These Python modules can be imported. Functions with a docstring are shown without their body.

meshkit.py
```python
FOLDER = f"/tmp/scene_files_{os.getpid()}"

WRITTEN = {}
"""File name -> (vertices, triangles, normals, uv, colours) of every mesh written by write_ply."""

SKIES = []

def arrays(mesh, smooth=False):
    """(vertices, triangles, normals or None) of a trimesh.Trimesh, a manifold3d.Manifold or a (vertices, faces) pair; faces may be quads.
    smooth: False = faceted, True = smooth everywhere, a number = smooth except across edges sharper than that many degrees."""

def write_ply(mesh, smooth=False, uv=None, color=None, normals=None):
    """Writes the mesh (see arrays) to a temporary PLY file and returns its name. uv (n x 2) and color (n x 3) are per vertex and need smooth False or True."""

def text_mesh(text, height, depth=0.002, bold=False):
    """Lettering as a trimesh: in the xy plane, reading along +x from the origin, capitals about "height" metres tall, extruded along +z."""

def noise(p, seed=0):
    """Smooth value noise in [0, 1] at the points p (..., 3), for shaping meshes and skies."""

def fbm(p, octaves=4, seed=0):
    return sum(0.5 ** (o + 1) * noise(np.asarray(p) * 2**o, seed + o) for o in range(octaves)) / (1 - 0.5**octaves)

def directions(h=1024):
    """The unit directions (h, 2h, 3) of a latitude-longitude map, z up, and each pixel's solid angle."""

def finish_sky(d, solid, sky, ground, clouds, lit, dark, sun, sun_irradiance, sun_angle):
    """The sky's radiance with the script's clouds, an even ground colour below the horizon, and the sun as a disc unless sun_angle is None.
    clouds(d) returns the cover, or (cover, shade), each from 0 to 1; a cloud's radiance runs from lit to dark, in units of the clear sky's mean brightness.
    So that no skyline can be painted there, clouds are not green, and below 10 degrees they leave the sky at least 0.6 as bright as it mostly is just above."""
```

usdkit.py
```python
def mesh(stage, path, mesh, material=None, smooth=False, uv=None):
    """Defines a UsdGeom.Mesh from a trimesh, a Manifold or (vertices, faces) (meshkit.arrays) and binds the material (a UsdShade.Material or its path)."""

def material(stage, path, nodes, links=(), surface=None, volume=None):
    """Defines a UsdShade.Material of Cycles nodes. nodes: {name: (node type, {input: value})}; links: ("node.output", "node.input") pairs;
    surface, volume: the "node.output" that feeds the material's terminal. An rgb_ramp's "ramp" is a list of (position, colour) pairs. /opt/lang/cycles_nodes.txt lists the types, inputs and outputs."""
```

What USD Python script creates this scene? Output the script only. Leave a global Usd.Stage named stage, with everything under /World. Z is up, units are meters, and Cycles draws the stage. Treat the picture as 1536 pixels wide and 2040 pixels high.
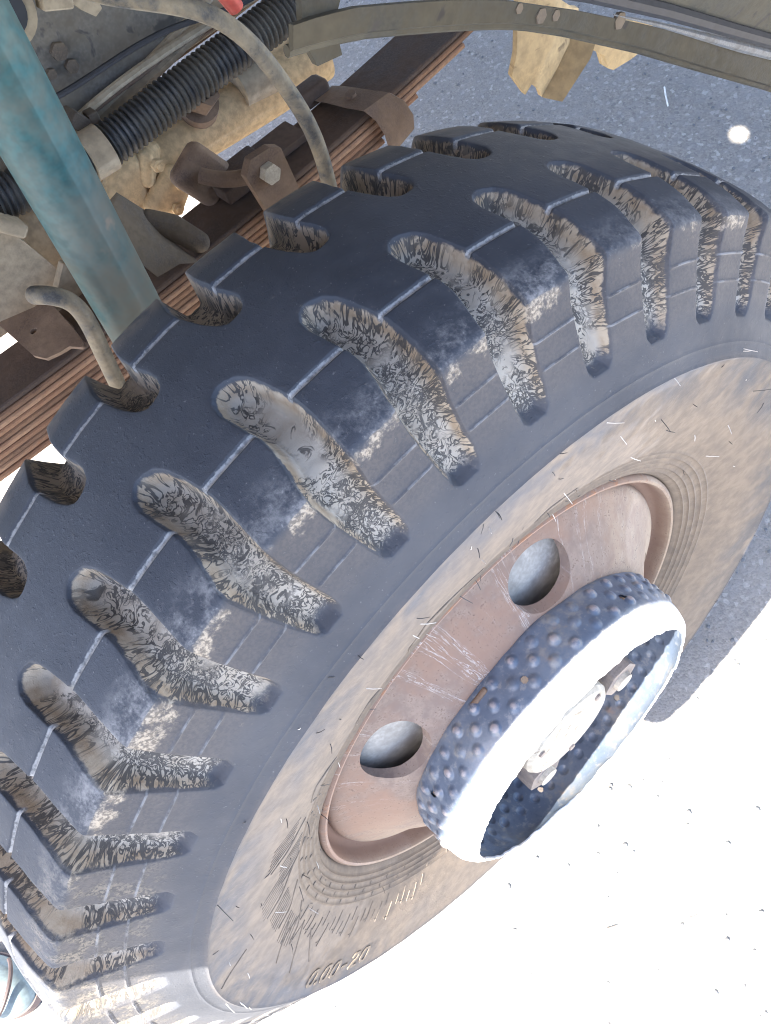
import math, random
import numpy as np, trimesh, shapely
from shapely import affinity
from shapely.geometry import Polygon
from shapely.ops import unary_union
from scipy.spatial import Delaunay, cKDTree
import manifold3d as m3
import usdkit, meshkit
from pxr import Usd, UsdGeom, UsdLux, UsdShade, Gf, Sdf, Vt

PI = math.pi
rng = np.random.default_rng(7)
random.seed(7)
stage = Usd.Stage.CreateInMemory()
UsdGeom.SetStageUpAxis(stage, UsdGeom.Tokens.z)
UsdGeom.SetStageMetersPerUnit(stage, 1.0)
UsdGeom.Xform.Define(stage, '/World')

# ------------------------------------------------------------------ camera, sky, sun
CAM = np.array([-0.0610, -0.3824, 1.3566])
ROWS = np.array([[0.693577, -0.648952, -0.312748], [-0.712420, -0.553526, -0.431355], [0.106814, 0.521986, -0.846240]])
cam = UsdGeom.Camera.Define(stage, '/World/camera')
mt = Gf.Matrix4d(1.0)
for i, row in enumerate((ROWS[0], -ROWS[1], -ROWS[2], CAM)):
    for j in range(3):
        mt[i, j] = float(row[j])
cam.AddTransformOp().Set(mt)
cam.CreateHorizontalApertureAttr(36.0)
cam.CreateVerticalApertureAttr(36.0 * 1024 / 771)
cam.CreateFocalLengthAttr(36.0 * 1673.6 / 1536)
cam.CreateClippingRangeAttr(Gf.Vec2f(0.01, 500))
cam.CreateExposureAttr(2.7)
SUN = np.array([-0.65, -0.10, 1.0]); SUN /= np.linalg.norm(SUN)
sun = UsdLux.DistantLight.Define(stage, '/World/sun')
sun.CreateIntensityAttr(1.25); sun.CreateAngleAttr(0.5); sun.CreateNormalizeAttr(True)
sun.CreateColorAttr(Gf.Vec3f(1.0, 0.95, 0.86))
rot = Gf.Rotation(Gf.Vec3d(0, 0, 1), Gf.Vec3d(*map(float, SUN)))
sun.AddTransformOp().Set(Gf.Matrix4d(rot, Gf.Vec3d(0, 0, 0)))
sky = UsdLux.DomeLight.Define(stage, '/World/sky')
skym = usdkit.material(stage, '/World/Looks/sky', {
    's': ('sky_texture', {'sky_type': 'single_scattering', 'sun_disc': False, 'sun_elevation': math.asin(SUN[2]), 'sun_rotation': math.atan2(SUN[0], SUN[1]), 'altitude': 1300.0, 'air_density': 0.75, 'aerosol_density': 4.0, 'ozone_density': 0.7}),
    'b': ('background_shader', {'strength': 0.15})}, [('s.color', 'b.color')], surface='b.background')
UsdShade.MaterialBindingAPI.Apply(sky.GetPrim()).Bind(skym)

# ------------------------------------------------------------------ helpers
_used = {}
def path_for(name, parent=None):
    base = (str(parent.GetPath()) if parent is not None else '/World') + '/' + name
    n = _used.get(base, 0); _used[base] = n + 1
    return base if n == 0 else f'{base}_{n:03d}'

def tag(prim, label=None, cat=None, group=None, kind=None):
    for k, v in (('label', label), ('category', cat), ('group', group), ('kind', kind)):
        if v: prim.SetCustomDataByKey(k, v)
    return prim

def thing(name, label, cat, loc=(0, 0, 0), group=None, kind=None):
    x = UsdGeom.Xform.Define(stage, path_for(name))
    x.AddTranslateOp().Set(Gf.Vec3d(*map(float, loc)))
    return tag(x.GetPrim(), label, cat, group, kind)

def obj(name, mesh, mat, parent=None, smooth=35, attrs=None, label=None):
    """one Mesh prim; attrs: name -> per-vertex floats of the un-split mesh"""
    if isinstance(mesh, list):
        mesh = trimesh.util.concatenate([as_tm(m) for m in mesh])
    if attrs:
        src = np.asarray(mesh.vertices); mesh2 = mesh.copy()
        v, f, n = meshkit.arrays(mesh2, smooth)
        idx = cKDTree(src).query(v)[1]
    else:
        v, f, n = meshkit.arrays(mesh, smooth)
    g = UsdGeom.Mesh.Define(stage, path_for(name, parent))
    g.CreatePointsAttr(Vt.Vec3fArray.FromNumpy(v.astype(np.float32)))
    g.CreateFaceVertexCountsAttr(Vt.IntArray.FromNumpy(np.full(len(f), 3, np.int32)))
    g.CreateFaceVertexIndicesAttr(Vt.IntArray.FromNumpy(f.astype(np.int32).ravel()))
    g.CreateSubdivisionSchemeAttr('none')
    if n is not None:
        g.CreateNormalsAttr(Vt.Vec3fArray.FromNumpy(n.astype(np.float32))); g.SetNormalsInterpolation('vertex')
    if attrs:
        for k, a in attrs.items():
            UsdGeom.PrimvarsAPI(g).CreatePrimvar(k, Sdf.ValueTypeNames.FloatArray, 'vertex').Set(Vt.FloatArray.FromNumpy(np.asarray(a, np.float32)[idx]))
    UsdShade.MaterialBindingAPI.Apply(g.GetPrim()).Bind(mat)
    if label: g.GetPrim().SetCustomDataByKey('label', label)
    return g.GetPrim()

def as_tm(m):
    if isinstance(m, trimesh.Trimesh): return m
    if hasattr(m, 'to_mesh'):
        q = m.to_mesh(); return trimesh.Trimesh(q.vert_properties[:, :3], q.tri_verts, process=False)
    return trimesh.Trimesh(m[0], m[1], process=False)

class N:
    """small builder of a Cycles node graph"""
    def __init__(s): s.n = {}; s.l = []; s.k = 0
    def add(s, kind, out, **inp):
        s.k += 1; nm = f'n{s.k}'; vals = {}
        for k, v in inp.items():
            if isinstance(v, str) and v.startswith('n') and '.' in v and v.split('.')[0] in s.n: s.l.append((v, f'{nm}.{k}'))
            else: vals[k] = v
        s.n[nm] = (kind, vals); return f'{nm}.{out}'
    def obj(s): return s.add('texture_coordinate', 'object')
    def attr(s, a): return s.add('attribute', 'fac', attribute=a)
    def math(s, op, a, b=0.0, clamp=False): return s.add('math', 'value', math_type=op, value1=a, value2=b, use_clamp=clamp)
    def mix(s, f, a, b, mode='mix'): return s.add('mix_color', 'result', blend_type=mode, fac=f, a=a, b=b)
    def step(s, v, lo, hi, a=0.0, b=1.0): return s.add('map_range', 'result', range_type='smoothstep', value=v, from_min=lo, from_max=hi, to_min=a, to_max=b, clamp=True)
    def noise(s, vec, scale, detail=3.0, rough=0.55, dist=0.0): return s.add('noise_texture', 'fac', vector=vec, scale=scale, detail=detail, roughness=rough, distortion=dist)
    def map(s, vec, scale=(1, 1, 1), rotation=(0, 0, 0), loc=(0, 0, 0)): return s.add('mapping', 'vector', vector=vec, scale=scale, rotation=rotation, location=loc)
    def xyz(s, x, y, z=0.0): return s.add('combine_xyz', 'vector', x=x, y=y, z=z)
    def mul(s, a, b): return s.math('multiply', a, b)
    def bump(s, h, strength=0.5, dist=0.002, normal=None):
        k = dict(height=h, strength=strength, distance=dist)
        if normal: k['normal'] = normal
        return s.add('bump', 'normal', **k)
    def done(s, name, color, rough=0.8, normal=None, metallic=0.0, spec=0.5, **kw):
        k = dict(base_color=color, roughness=rough, metallic=metallic, specular_ior_level=spec, **kw)
        if normal: k['normal'] = normal
        out = s.add('principled_bsdf', 'BSDF', **k)
        return usdkit.material(stage, '/World/Looks/' + name, s.n, s.l, surface=out)

def dusty(name, base, dust, amount=0.5, scale=12, rough=0.75, metallic=0.0, bump=0.35, spots=None, streak=(1, 1, 1)):
    """a weathered coat: base colour under patchy dust, with fine grain and darker or rusty spots"""
    g = N(); o = g.obj(); v = g.map(o, streak)
    a = g.noise(v, scale, 5, 0.62, 0.3); b = g.noise(o, scale * 7, 4, 0.6); c = g.noise(o, scale * 30, 2, 0.5)
    m = g.math('add', g.mul(a, 0.7), g.mul(b, 0.3))
    f = g.step(m, 0.62 - 0.3 * amount - 0.10, 0.62 - 0.3 * amount + 0.12)
    base2 = g.mix(g.step(c, .35, .7), base, tuple(x * 1.5 for x in base))
    col = g.mix(f, base2, g.mix(g.step(b, .3, .7), dust, tuple(x * 0.68 for x in dust)))
    if spots: col = g.mix(g.mul(g.step(g.noise(o, scale * 3.3, 4, .6, .5), .60, .68), .8), col, spots)
    h = g.math('add', g.mul(b, 0.6), g.mul(c, 0.4))
    return g.done(name, col, g.step(f, 0, 1, rough - .12, rough + .12), g.bump(h, bump, 0.0015), metallic)

def local(points, y0=None):
    return np.asarray(points, float)

def tube(pts, r, seg=16, caps=True):
    pts = np.asarray(pts, float); n = len(pts)
    rr = np.broadcast_to(np.asarray(r, float), (n,))
    t = np.gradient(pts, axis=0); t /= np.linalg.norm(t, axis=1, keepdims=True)
    up = np.array([0.31, 0.2, 0.93]); a = np.cross(t[0], up); a /= np.linalg.norm(a)
    V = []
    for i in range(n):
        a = a - t[i] * a.dot(t[i]); a /= np.linalg.norm(a); b = np.cross(t[i], a)
        ang = np.linspace(0, 2 * PI, seg, endpoint=False)
        V.append(pts[i] + rr[i] * (np.cos(ang)[:, None] * a + np.sin(ang)[:, None] * b))
    V = np.vstack(V); F = []
    for i in range(n - 1):
        for j in range(seg):
            k = (j + 1) % seg
            p, q, u, w = i * seg + j, i * seg + k, (i + 1) * seg + j, (i + 1) * seg + k
            F += [[p, u, q], [q, u, w]]
    if caps:
        V = np.vstack([V, pts[0], pts[-1]]); c0, c1 = len(V) - 2, len(V) - 1
        for j in range(seg):
            k = (j + 1) % seg
            F += [[c0, j, k], [c1, (n - 1) * seg + k, (n - 1) * seg + j]]
    m = trimesh.Trimesh(V, F, process=False)
    if m.volume < 0: m.invert()
    return m

def spline(pts, n=40):
    pts = np.asarray(pts, float)
    d = np.r_[0, np.cumsum(np.linalg.norm(np.diff(pts, axis=0), axis=1))]
    from scipy.interpolate import CubicSpline
    return CubicSpline(d, pts)(np.linspace(0, d[-1], n))

def box(size, at=(0, 0, 0), rot=None, bevel=0.002):
    """a box with rounded edges"""
    sx, sy, sz = (max(s / 2 - bevel, 1e-4) for s in size)
    s = m3.Manifold.sphere(bevel, 8)
    m = m3.Manifold.batch_hull([s.translate((x, y, z)) for x in (-sx, sx) for y in (-sy, sy) for z in (-sz, sz)])
    m = as_tm(m)
    if rot is not None: m.apply_transform(rot)
    m.apply_translation(at); return m

def R(axis, deg): return trimesh.transformations.rotation_matrix(math.radians(deg), axis)

def plate_y(pts, y, th, bevel=0.0015, hole=None):
    """a plate cut to an outline given in (x, z), lying in the plane y, th thick"""
    p = Polygon(pts).buffer(0).buffer(-bevel).buffer(bevel * 1.0, quad_segs=4)
    if hole: p = p.difference(shapely.Point(hole[0]).buffer(hole[1], quad_segs=6))
    m = trimesh.creation.extrude_polygon(p, th, engine='earcut')
    v = m.vertices.copy(); m.vertices = np.c_[v[:, 0], y + v[:, 2], v[:, 1]]
    m.invert() if m.volume < 0 else None
    return m

def revolve(profile, seg=256):
    """(r, h) polygon revolved about the wheel axle; h points outwards (-y)"""
    cs = m3.CrossSection([np.asarray(profile, float)[::1]], m3.FillRule.NonZero)
    return cs.revolve(seg)

def to_axle(m):
    m = as_tm(m); v = m.vertices.copy(); m.vertices = np.c_[v[:, 0], -v[:, 2], v[:, 1]]
    if m.volume < 0: m.invert()
    return m

def hexnut(r, h, at, axis_to=(0, -1, 0), dome=True, turn=0.0):
    p = [(r * math.cos(turn + k * PI / 3), r * math.sin(turn + k * PI / 3)) for k in range(6)]
    a = m3.CrossSection([p], m3.FillRule.NonZero).offset(-.08 * r, m3.JoinType.Round).offset(.08 * r, m3.JoinType.Round).extrude(h)
    c = m3.Manifold.cylinder(h * 1.0, r * 1.25, r * 0.96, 32)
    m = as_tm(a ^ c)
    if dome: m = trimesh.util.concatenate([m, as_tm(m3.Manifold.cylinder(h * 1.35, r * .5, r * .46, 20))])
    T = trimesh.geometry.align_vectors([0, 0, 1], axis_to); m.apply_transform(T); m.apply_translation(at)
    return m

# ------------------------------------------------------------------ materials
def rubber_mat():
    g = N(); o = g.obj(); u, t, mud, sip, r = (g.attr(a) for a in ('tu', 'tt', 'mud', 'sipe', 'rad'))
    vec = g.xyz(u, t, 0.0)
    n0 = g.noise(o, 9, 4, .6); n1 = g.noise(o, 70, 4, .65); n2 = g.noise(o, 420, 3, .6); n3 = g.noise(o, 1300, 2, .5)
    col = g.mix(g.step(n0, .3, .7), (.034, .038, .048), (.053, .057, .068))
    col = g.mix(g.mul(g.step(n1, .42, .75), .35), col, (.075, .078, .086))
    # fine pale grit caught on the worn tread
    col = g.mix(g.mul(g.step(n2, .66, .74), .35), col, (.30, .29, .28))
    # scuffed whitish shoulders of the lugs
    sh = g.mul(g.step(t, -.078, -.106), g.step(t, -.124, -.112))
    sh2 = g.mul(sh, g.step(g.math('add', g.mul(n1, .6), g.math('add', g.mul(n2, .25), g.mul(n0, .15))), .42, .66))
    nl = g.noise(o, 6.5, 2, .5)
    sh2 = g.mul(sh2, g.step(nl, .38, .60, .45, 1.0))
    col = g.mix(g.mul(sh2, .66), col, (.345, .33, .315))
    # brown dust that stuck to the lug ends lower down the sidewall, caked thicker under the shoulder edge
    br = g.mul(g.step(t, -.113, -.119), g.step(t, -.190, -.168))
    col = g.mix(g.mul(br, g.step(n0, .25, .65, .25, .75)), col, g.mix(g.step(n2, .4, .6), (.096, .083, .076), (.068, .062, .061)))
    ang = g.math('divide', u, .51)
    low = g.step(ang, -.52, -.78)
    cake = g.mul(g.mul(g.step(t, -.109, -.115), g.step(g.math('subtract', t, g.mul(low, .03)), -.172, -.116)), g.math('add', g.mul(low, .16), g.math('add', g.mul(n1, .55), g.mul(n0, .45))))
    col = g.mix(g.mul(g.step(g.math('add', cake, g.mul(g.math('subtract', nl, .5), .35)), .475, .56), .85), col, g.mix(low, g.mix(g.step(n2, .38, .60), (.42, .355, .27), (.15, .125, .10)), g.mix(g.step(n2, .40, .60), (.19, .16, .12), (.05, .045, .04))))  # cake colour darkened on the rear lugs where direct sun would bleach it
    mudcoat = g.mul(g.mul(low, g.step(t, -.070, -.105)), g.step(g.math('add', g.mul(n1, .7), g.mul(n2, .3)), .44, .58))
    col = g.mix(g.mul(mudcoat, g.step(t, -.19, -.165, 0.0, .8)), col, g.mix(g.step(n2, .4, .6), (.22, .185, .14), (.06, .055, .05)))
    for rc in (-.1405, -.1600):
        ln = g.mul(g.step(g.math('absolute', g.math('subtract', t, rc)), .0012, .0004), g.step(n1, .42, .62, 0.0, .9))
        col = g.mix(g.mul(ln, .5), col, (.34, .34, .34))
    # smooth upper sidewall: thin bluish dust
    up = g.step(t, -.120, -.190)
    col = g.mix(g.mul(up, g.step(n0, .25, .8, .15, .6)), col, (.082, .083, .089))
    # lower sidewall: tan road dust, wiped away in places
    pol = g.xyz(g.mul(ang, 2.2), g.mul(r, 7.0), 0.0)
    w = g.noise(pol, 2.6, 4, .55, 1.0); w2 = g.noise(g.xyz(g.mul(ang, 7.0), g.mul(r, 9.0), 2.0), 2.4, 3, .55, .8)
    lo = g.mul(g.step(r, .401, .389), g.step(t, -.10, -.15))
    wip = g.step(g.math('add', g.mul(w, .7), g.mul(w2, .3)), .33, .68)
    tan = g.mix(g.step(n1, .3, .7), (.172, .131, .096), (.130, .103, .080))
    # more dust nearer the rim
    amt = g.math('subtract', 1.0, g.mul(wip, g.step(r, .325, .385)))
    amt = g.mul(g.math('maximum', amt, g.step(g.math('cosine', ang), -.2, -.8, 0.0, .85)), .95)
    col = g.mix(g.mul(lo, amt), col, tan)
    col = g.mix(g.mul(lo, g.mul(g.step(n2, .60, .72), .25)), col, (.11, .10, .09))
    # inner sidewall and lug ends: brown
    inn = g.step(t, .070, .098)
    col = g.mix(g.mul(inn, g.step(n1, .3, .6)), col, (.15, .13, .11))
    # dried mud in the grooves, cracked open in dark worm-like lines
    along = g.xyz(g.mul(u, 1.0), g.mul(t, 1.0), 0.0)
    q = g.noise(along, 104, 2.2, .50, 2.0); q2 = g.noise(along, 142, 2.0, .50, 1.8)
    crack = g.step(g.math('absolute', g.math('subtract', q, .47)), .060, .030)
    crack2 = g.step(g.math('absolute', g.math('subtract', q2, .5)), .066, .036)
    ends = g.step(t, -.050, -.165)
    crack = g.math('maximum', g.mul(crack, g.step(g.noise(along, 22, 2, .5), .38, .54)), g.mul(crack2, g.step(g.math('add', g.mul(ends, .16), g.noise(along, 31, 2, .5)), .50, .62)))
    big = g.mul(g.step(g.noise(along, 46, 4, .62, 1.6), .60, .65), .9)
    crack = g.math('maximum', crack, big)
    pale = g.mix(g.step(g.noise(o, 35, 3, .6), .3, .7), (.415, .375, .315), (.325, .285, .230))
    wallc = g.mix(g.step(n1, .35, .65), (.27, .200, .130), (.36, .295, .215))
    mudc = g.mix(g.step(mud, .95, .45), pale, wallc)
    mudc = g.mix(g.mul(crack, .92), mudc, (.050, .047, .045))
    have = g.mul(g.step(g.math('add', mud, g.mul(g.math('subtract', n1, .5), .5)), .08, .22), g.step(g.math('add', t, g.mul(n1, .03)), -.168, -.158))  # mud stops below the groove edge; the dark rim draws its shadow line
    innmud = g.step(t, .0, .012)
    mudc = g.mix(g.mul(innmud, .75), mudc, g.mix(g.step(g.math('maximum', crack, g.step(n1, .5, .62)), .2, .7), (.20, .155, .11), (.035, .032, .03)))
    col = g.mix(have, col, mudc)
    sipc = g.mix(g.step(g.noise(o, 210, 4, .7), .34, .58), (.15, .148, .145), (.33, .32, .305))
    col = g.mix(g.mul(g.step(g.math('add', sip, g.mul(g.math('subtract', g.noise(o, 140, 4, .7), .5), 1.1)), .30, .62), g.mul(g.step(sip, .02, .08), g.step(mud, .3, .1))), col, sipc)
    hb = g.math('add', g.mul(n1, .5), g.math('add', g.mul(n2, .35), g.mul(n3, .25)))
    hb = g.math('add', hb, g.mul(g.step(g.noise(o, 200, 2, .5), .60, .68), .25))
    hb = g.math('add', hb, g.mul(g.mul(have, g.math('subtract', 1.0, crack)), .55))
    rough = g.math('add', g.mul(g.step(n1, .3, .7), .14), .62)
    return g.done('worn_rubber', col, rough, g.bump(hb, .38, .0016), spec=.42)

def rim_mat():
    g = N(); o = g.obj(); s = g.add('separate_xyz', 'x', vector=o)
    nm = s.split('.')[0]; x, y, z = nm + '.x', nm + '.y', nm + '.z'
    ang = g.math('arctan2', x, z); rr = g.math('sqrt', g.math('add', g.mul(x, x), g.mul(z, z)))
    n0 = g.noise(o, 14, 5, .62); n1 = g.noise(o, 90, 4, .65); n2 = g.noise(o, 500, 3, .6)
    col = g.mix(g.step(n0, .38, .62), (.205, .118, .084), (.165, .120, .100))
    col = g.mix(g.mul(g.step(g.math('add', g.mul(n1, .6), g.mul(n0, .4)), .50, .60), .6), col, (.20, .115, .085))
    low = g.step(g.math('subtract', z, g.mul(x, .4)), .16, -.06)
    col = g.mix(g.mul(g.math('add', low, .25, True), g.step(n1, .25, .6, .55, .9)), col, g.mix(g.step(n0, .4, .6), (.34, .275, .205), (.28, .21, .16)))
    st = g.noise(g.xyz(g.mul(ang, 26.0), g.mul(rr, 14.0), 0.0), 1.6, 4, .6, .8)
    hi = g.step(z, .05, .16)
    col = g.mix(g.mul(hi, g.mul(g.mul(g.step(g.math('absolute', g.math('subtract', st, .5)), .020, .006), g.step(g.noise(g.xyz(g.mul(ang, 5.0), 0.0, 3.0), 2.2, 2, .5), .50, .58)), g.step(n1, .36, .54, .15, .85))), col, (.42, .38, .345))
    col = g.mix(g.mul(g.step(g.math('add', g.mul(n1, .5), g.mul(n0, .5)), .48, .62), .45), col, (.27, .225, .18))
    col = g.mix(g.mul(g.step(g.math('add', g.mul(n2, .6), g.mul(n1, .4)), .56, .64), .65), col, (.10, .060, .048))
    gut = g.mul(g.step(rr, .2335, .2375), g.step(rr, .2490, .2455))
    col = g.mix(g.mul(gut, .7), col, (.17, .095, .072))
    col = g.mix(g.mul(g.mul(g.step(rr, .246, .2505), hi), g.step(g.math('add', g.mul(n1, .5), g.mul(n0, .5)), .46, .60)), col, (.27, .14, .08))
    h = g.math('add', g.mul(n1, .6), g.mul(n2, .4))
    return g.done('rusty_wheel_paint', col, .78, g.bump(h, .30, .0012), spec=.35)

def ring_mat():
    g = N(); o = g.obj(); b, e = g.attr('boss'), g.attr('lip')
    n0 = g.noise(o, 16, 4, .6); n1 = g.noise(o, 110, 4, .65); n2 = g.noise(o, 520, 3, .6)
    col = g.mix(g.step(n0, .35, .65), (.070, .092, .130), (.120, .138, .165))
    col = g.mix(g.mul(g.step(n1, .52, .70), .55), col, (.235, .240, .245))
    col = g.mix(g.mul(g.step(b, .55, .95), g.step(n1, .35, .6)), col, (.27, .235, .23))
    col = g.mix(g.mul(g.step(n0, .60, .66), g.step(n1, .46, .6)), col, (.30, .16, .11))
    col = g.mix(g.mul(g.step(g.math('add', g.mul(n0, .5), g.mul(n1, .5)), .50, .62), .5), col, (.20, .175, .145))
    col = g.mix(g.mul(e, g.step(g.math('add', g.mul(n1, .4), e), .62, .9)), col, (.60, .565, .52))  # sunlight on the front lip painted in as a pale band
    h = g.math('add', g.mul(n1, .5), g.mul(n2, .5))
    return g.done('worn_ring_paint_sunlit_lip', col, g.step(n1, .3, .7, .30, .55), g.bump(h, .35, .001), spec=.7)

def asphalt_mat():
    g = N(); o = g.obj()
    v = g.add('voronoi_texture', 'color', vector=o, scale=270.0); nv = v.split('.')[0]
    bw = g.add('rgb_to_bw', 'val', color=v)
    v2 = g.add('voronoi_texture', 'color', vector=o, scale=140.0); bw2 = g.add('rgb_to_bw', 'val', color=v2)
    n0 = g.noise(o, 1.6, 4, .6); n1 = g.noise(o, 40, 4, .6); n2 = g.noise(o, 400, 3, .6)
    col = g.mix(bw, (.180, .163, .143), (.330, .303, .262))
    col = g.mix(g.mul(g.step(bw2, .72, .90), .6), col, (.52, .49, .44))
    col = g.mix(g.mul(g.step(bw2, .20, .08), .5), col, (.10, .10, .10))
    col = g.mix(g.step(n1, .40, .66, 0, .55), col, (.235, .225, .212))
    col = g.mix(g.step(n0, .35, .7, 0, .4), col, (.30, .285, .26))
    d = g.math('subtract', 1.0, nv + '.distance')
    h = g.math('add', g.mul(d, .35), g.math('add', g.mul(n2, .5), g.mul(n1, .5)))
    return g.done('dusty_asphalt', col, .88, g.bump(h, .55, .005), spec=.3)

def plain(name, col, rough=.7, metallic=0.0, **kw):
    g = N(); o = g.obj(); n = g.noise(o, 120, 4, .6)
    return g.done(name, g.mix(g.step(n, .3, .7), col, tuple(min(1, c * 1.35) for c in col)), rough, g.bump(n, .2, .001), metallic, **kw)

RUB = rubber_mat(); RIM = rim_mat(); RING = ring_mat(); ASPH = asphalt_mat()
SPRING = dusty('rusty_spring_steel', (.060, .040, .030), (.135, .088, .060), .45, 14, .8)
LEAFEDGE = [dusty(f'rusty_leaf_{k}', b, d, a, 20, .8, streak=(.25, 1, 1)) for k, (b, d, a) in enumerate([((.15, .072, .040), (.40, .225, .13), .60), ((.11, .060, .036), (.33, .19, .11), .5), ((.18, .085, .045), (.46, .28, .17), .65)])]
TEAL = dusty('teal_shock_paint', (.010, .066, .070), (.235, .22, .165), .38, 4, .6, bump=.15, spots=(.26, .20, .14), streak=(1, 1, .22))
TAN = dusty('tan_dusty_iron', (.42, .29, .15), (.64, .46, .25), .85, 16, .85)
TANPALE = dusty('pale_dusty_iron', (.22, .17, .11), (.40, .32, .215), .8, 14, .85)
GREY = dusty('grey_chassis_paint', (.090, .082, .070), (.18, .15, .11), .42, 8, .7, spots=(.045, .042, .04))
HOSE = dusty('dusty_hose_rubber', (.060, .056, .050), (.34, .27, .175), .52, 26, .8)
BELLOW = dusty('black_corrugated_plastic', (.020, .021, .024), (.085, .075, .058), .40, 18, .6)
FENDER = dusty('olive_mudguard_paint', (.020, .018, .012), (.072, .058, .034), .50, 15, .8, spots=(.028, .022, .018))
YELLOW = dusty('yellow_tan_sheet', (.36, .245, .115), (.54, .385, .20), .75, 10, .8, spots=(.10, .065, .04))
BROWN = dusty('brown_dusty_iron', (.105, .066, .043), (.25, .165, .105), .5, 18, .82)
BRDARK = dusty('dark_bracket_iron', (.070, .054, .040), (.17, .128, .085), .5, 18, .82)
DRUM = dusty('pale_drum_iron', (.34, .315, .275), (.46, .42, .36), .6, 9, .7)
HUBM = dusty('cream_dusty_hub', (.30, .27, .22), (.56, .50, .40), .75, 22, .75, spots=(.2, .16, .12))
NUTM = dusty('grey_brown_nut', (.14, .12, .115), (.36, .30, .25), .5, 40, .65)
SEAL = plain('black_rubber_seal', (.02, .02, .022), .6)
GREYEDGE = dusty('light_grey_edge', (.105, .108, .11), (.15, .14, .125), .3, 30, .6)
HAIRD = plain('dark_rubber_hair', (.035, .033, .033), .6); HAIRL = plain('dusty_rubber_hair', (.50, .46, .40), .8)
BOLT = dusty('pale_bolt', (.20, .17, .13), (.50, .43, .32), .7, 60, .7)

# ------------------------------------------------------------------ the setting: ground
gs = 40.0
xs = np.concatenate([np.linspace(-gs, -1.6, 14), np.linspace(-1.5, 2.6, 206), np.linspace(2.7, gs, 14)])
ys = np.concatenate([np.linspace(-gs, -1.3, 14), np.linspace(-1.2, 2.4, 181), np.linspace(2.5, gs, 14)])
X, Y = np.meshgrid(xs, ys, indexing='ij')
Z = (meshkit.fbm(np.stack([X * 3, Y * 3, X * 0], -1), 3, 3) - .5) * .012 * np.exp(-((X / 3) ** 2 + (Y / 3) ** 2))
nx, ny = X.shape; I = np.arange(nx * ny).reshape(nx, ny)
Fq = np.stack([I[:-1, :-1], I[1:, :-1], I[1:, 1:], I[:-1, 1:]], -1).reshape(-1, 4)
tag(obj('ground', (np.c_[X.ravel(), Y.ravel(), Z.ravel()], Fq), ASPH, smooth=True), 'grey asphalt road with fine chippings under the truck', 'ground', kind='structure')
# loose chippings and dry bits lying on the road
peb = []
ico = trimesh.creation.icosphere(subdivisions=0)
for k in range(3800):
    x, y = rng.uniform(-1.3, 2.3), rng.uniform(-1.0, 2.2)
    s = rng.uniform(.0015, .0045) * (1 + (rng.random() < .015) * .8)
    m = ico.copy(); m.vertices = m.vertices * (s * rng.uniform(.6, 1.2, 3)) * np.array([1, 1, .7]) + rng.normal(0, s * .08, m.vertices.shape)
    m.apply_transform(R([0, 0, 1], rng.uniform(0, 360))); m.apply_translation((x, y, s * .35)); peb.append(m)
PEB = []
gm = N(); isl = gm.add('geometry', 'random_per_island')
PEBM = gm.done('road_chippings', gm.mix(isl, (.14, .14, .14), (.45, .43, .40)), .85)
tag(obj('gravel', peb, PEBM, smooth=False), 'loose grey chippings scattered over the road', 'gravel', kind='stuff')
tw = []
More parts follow.
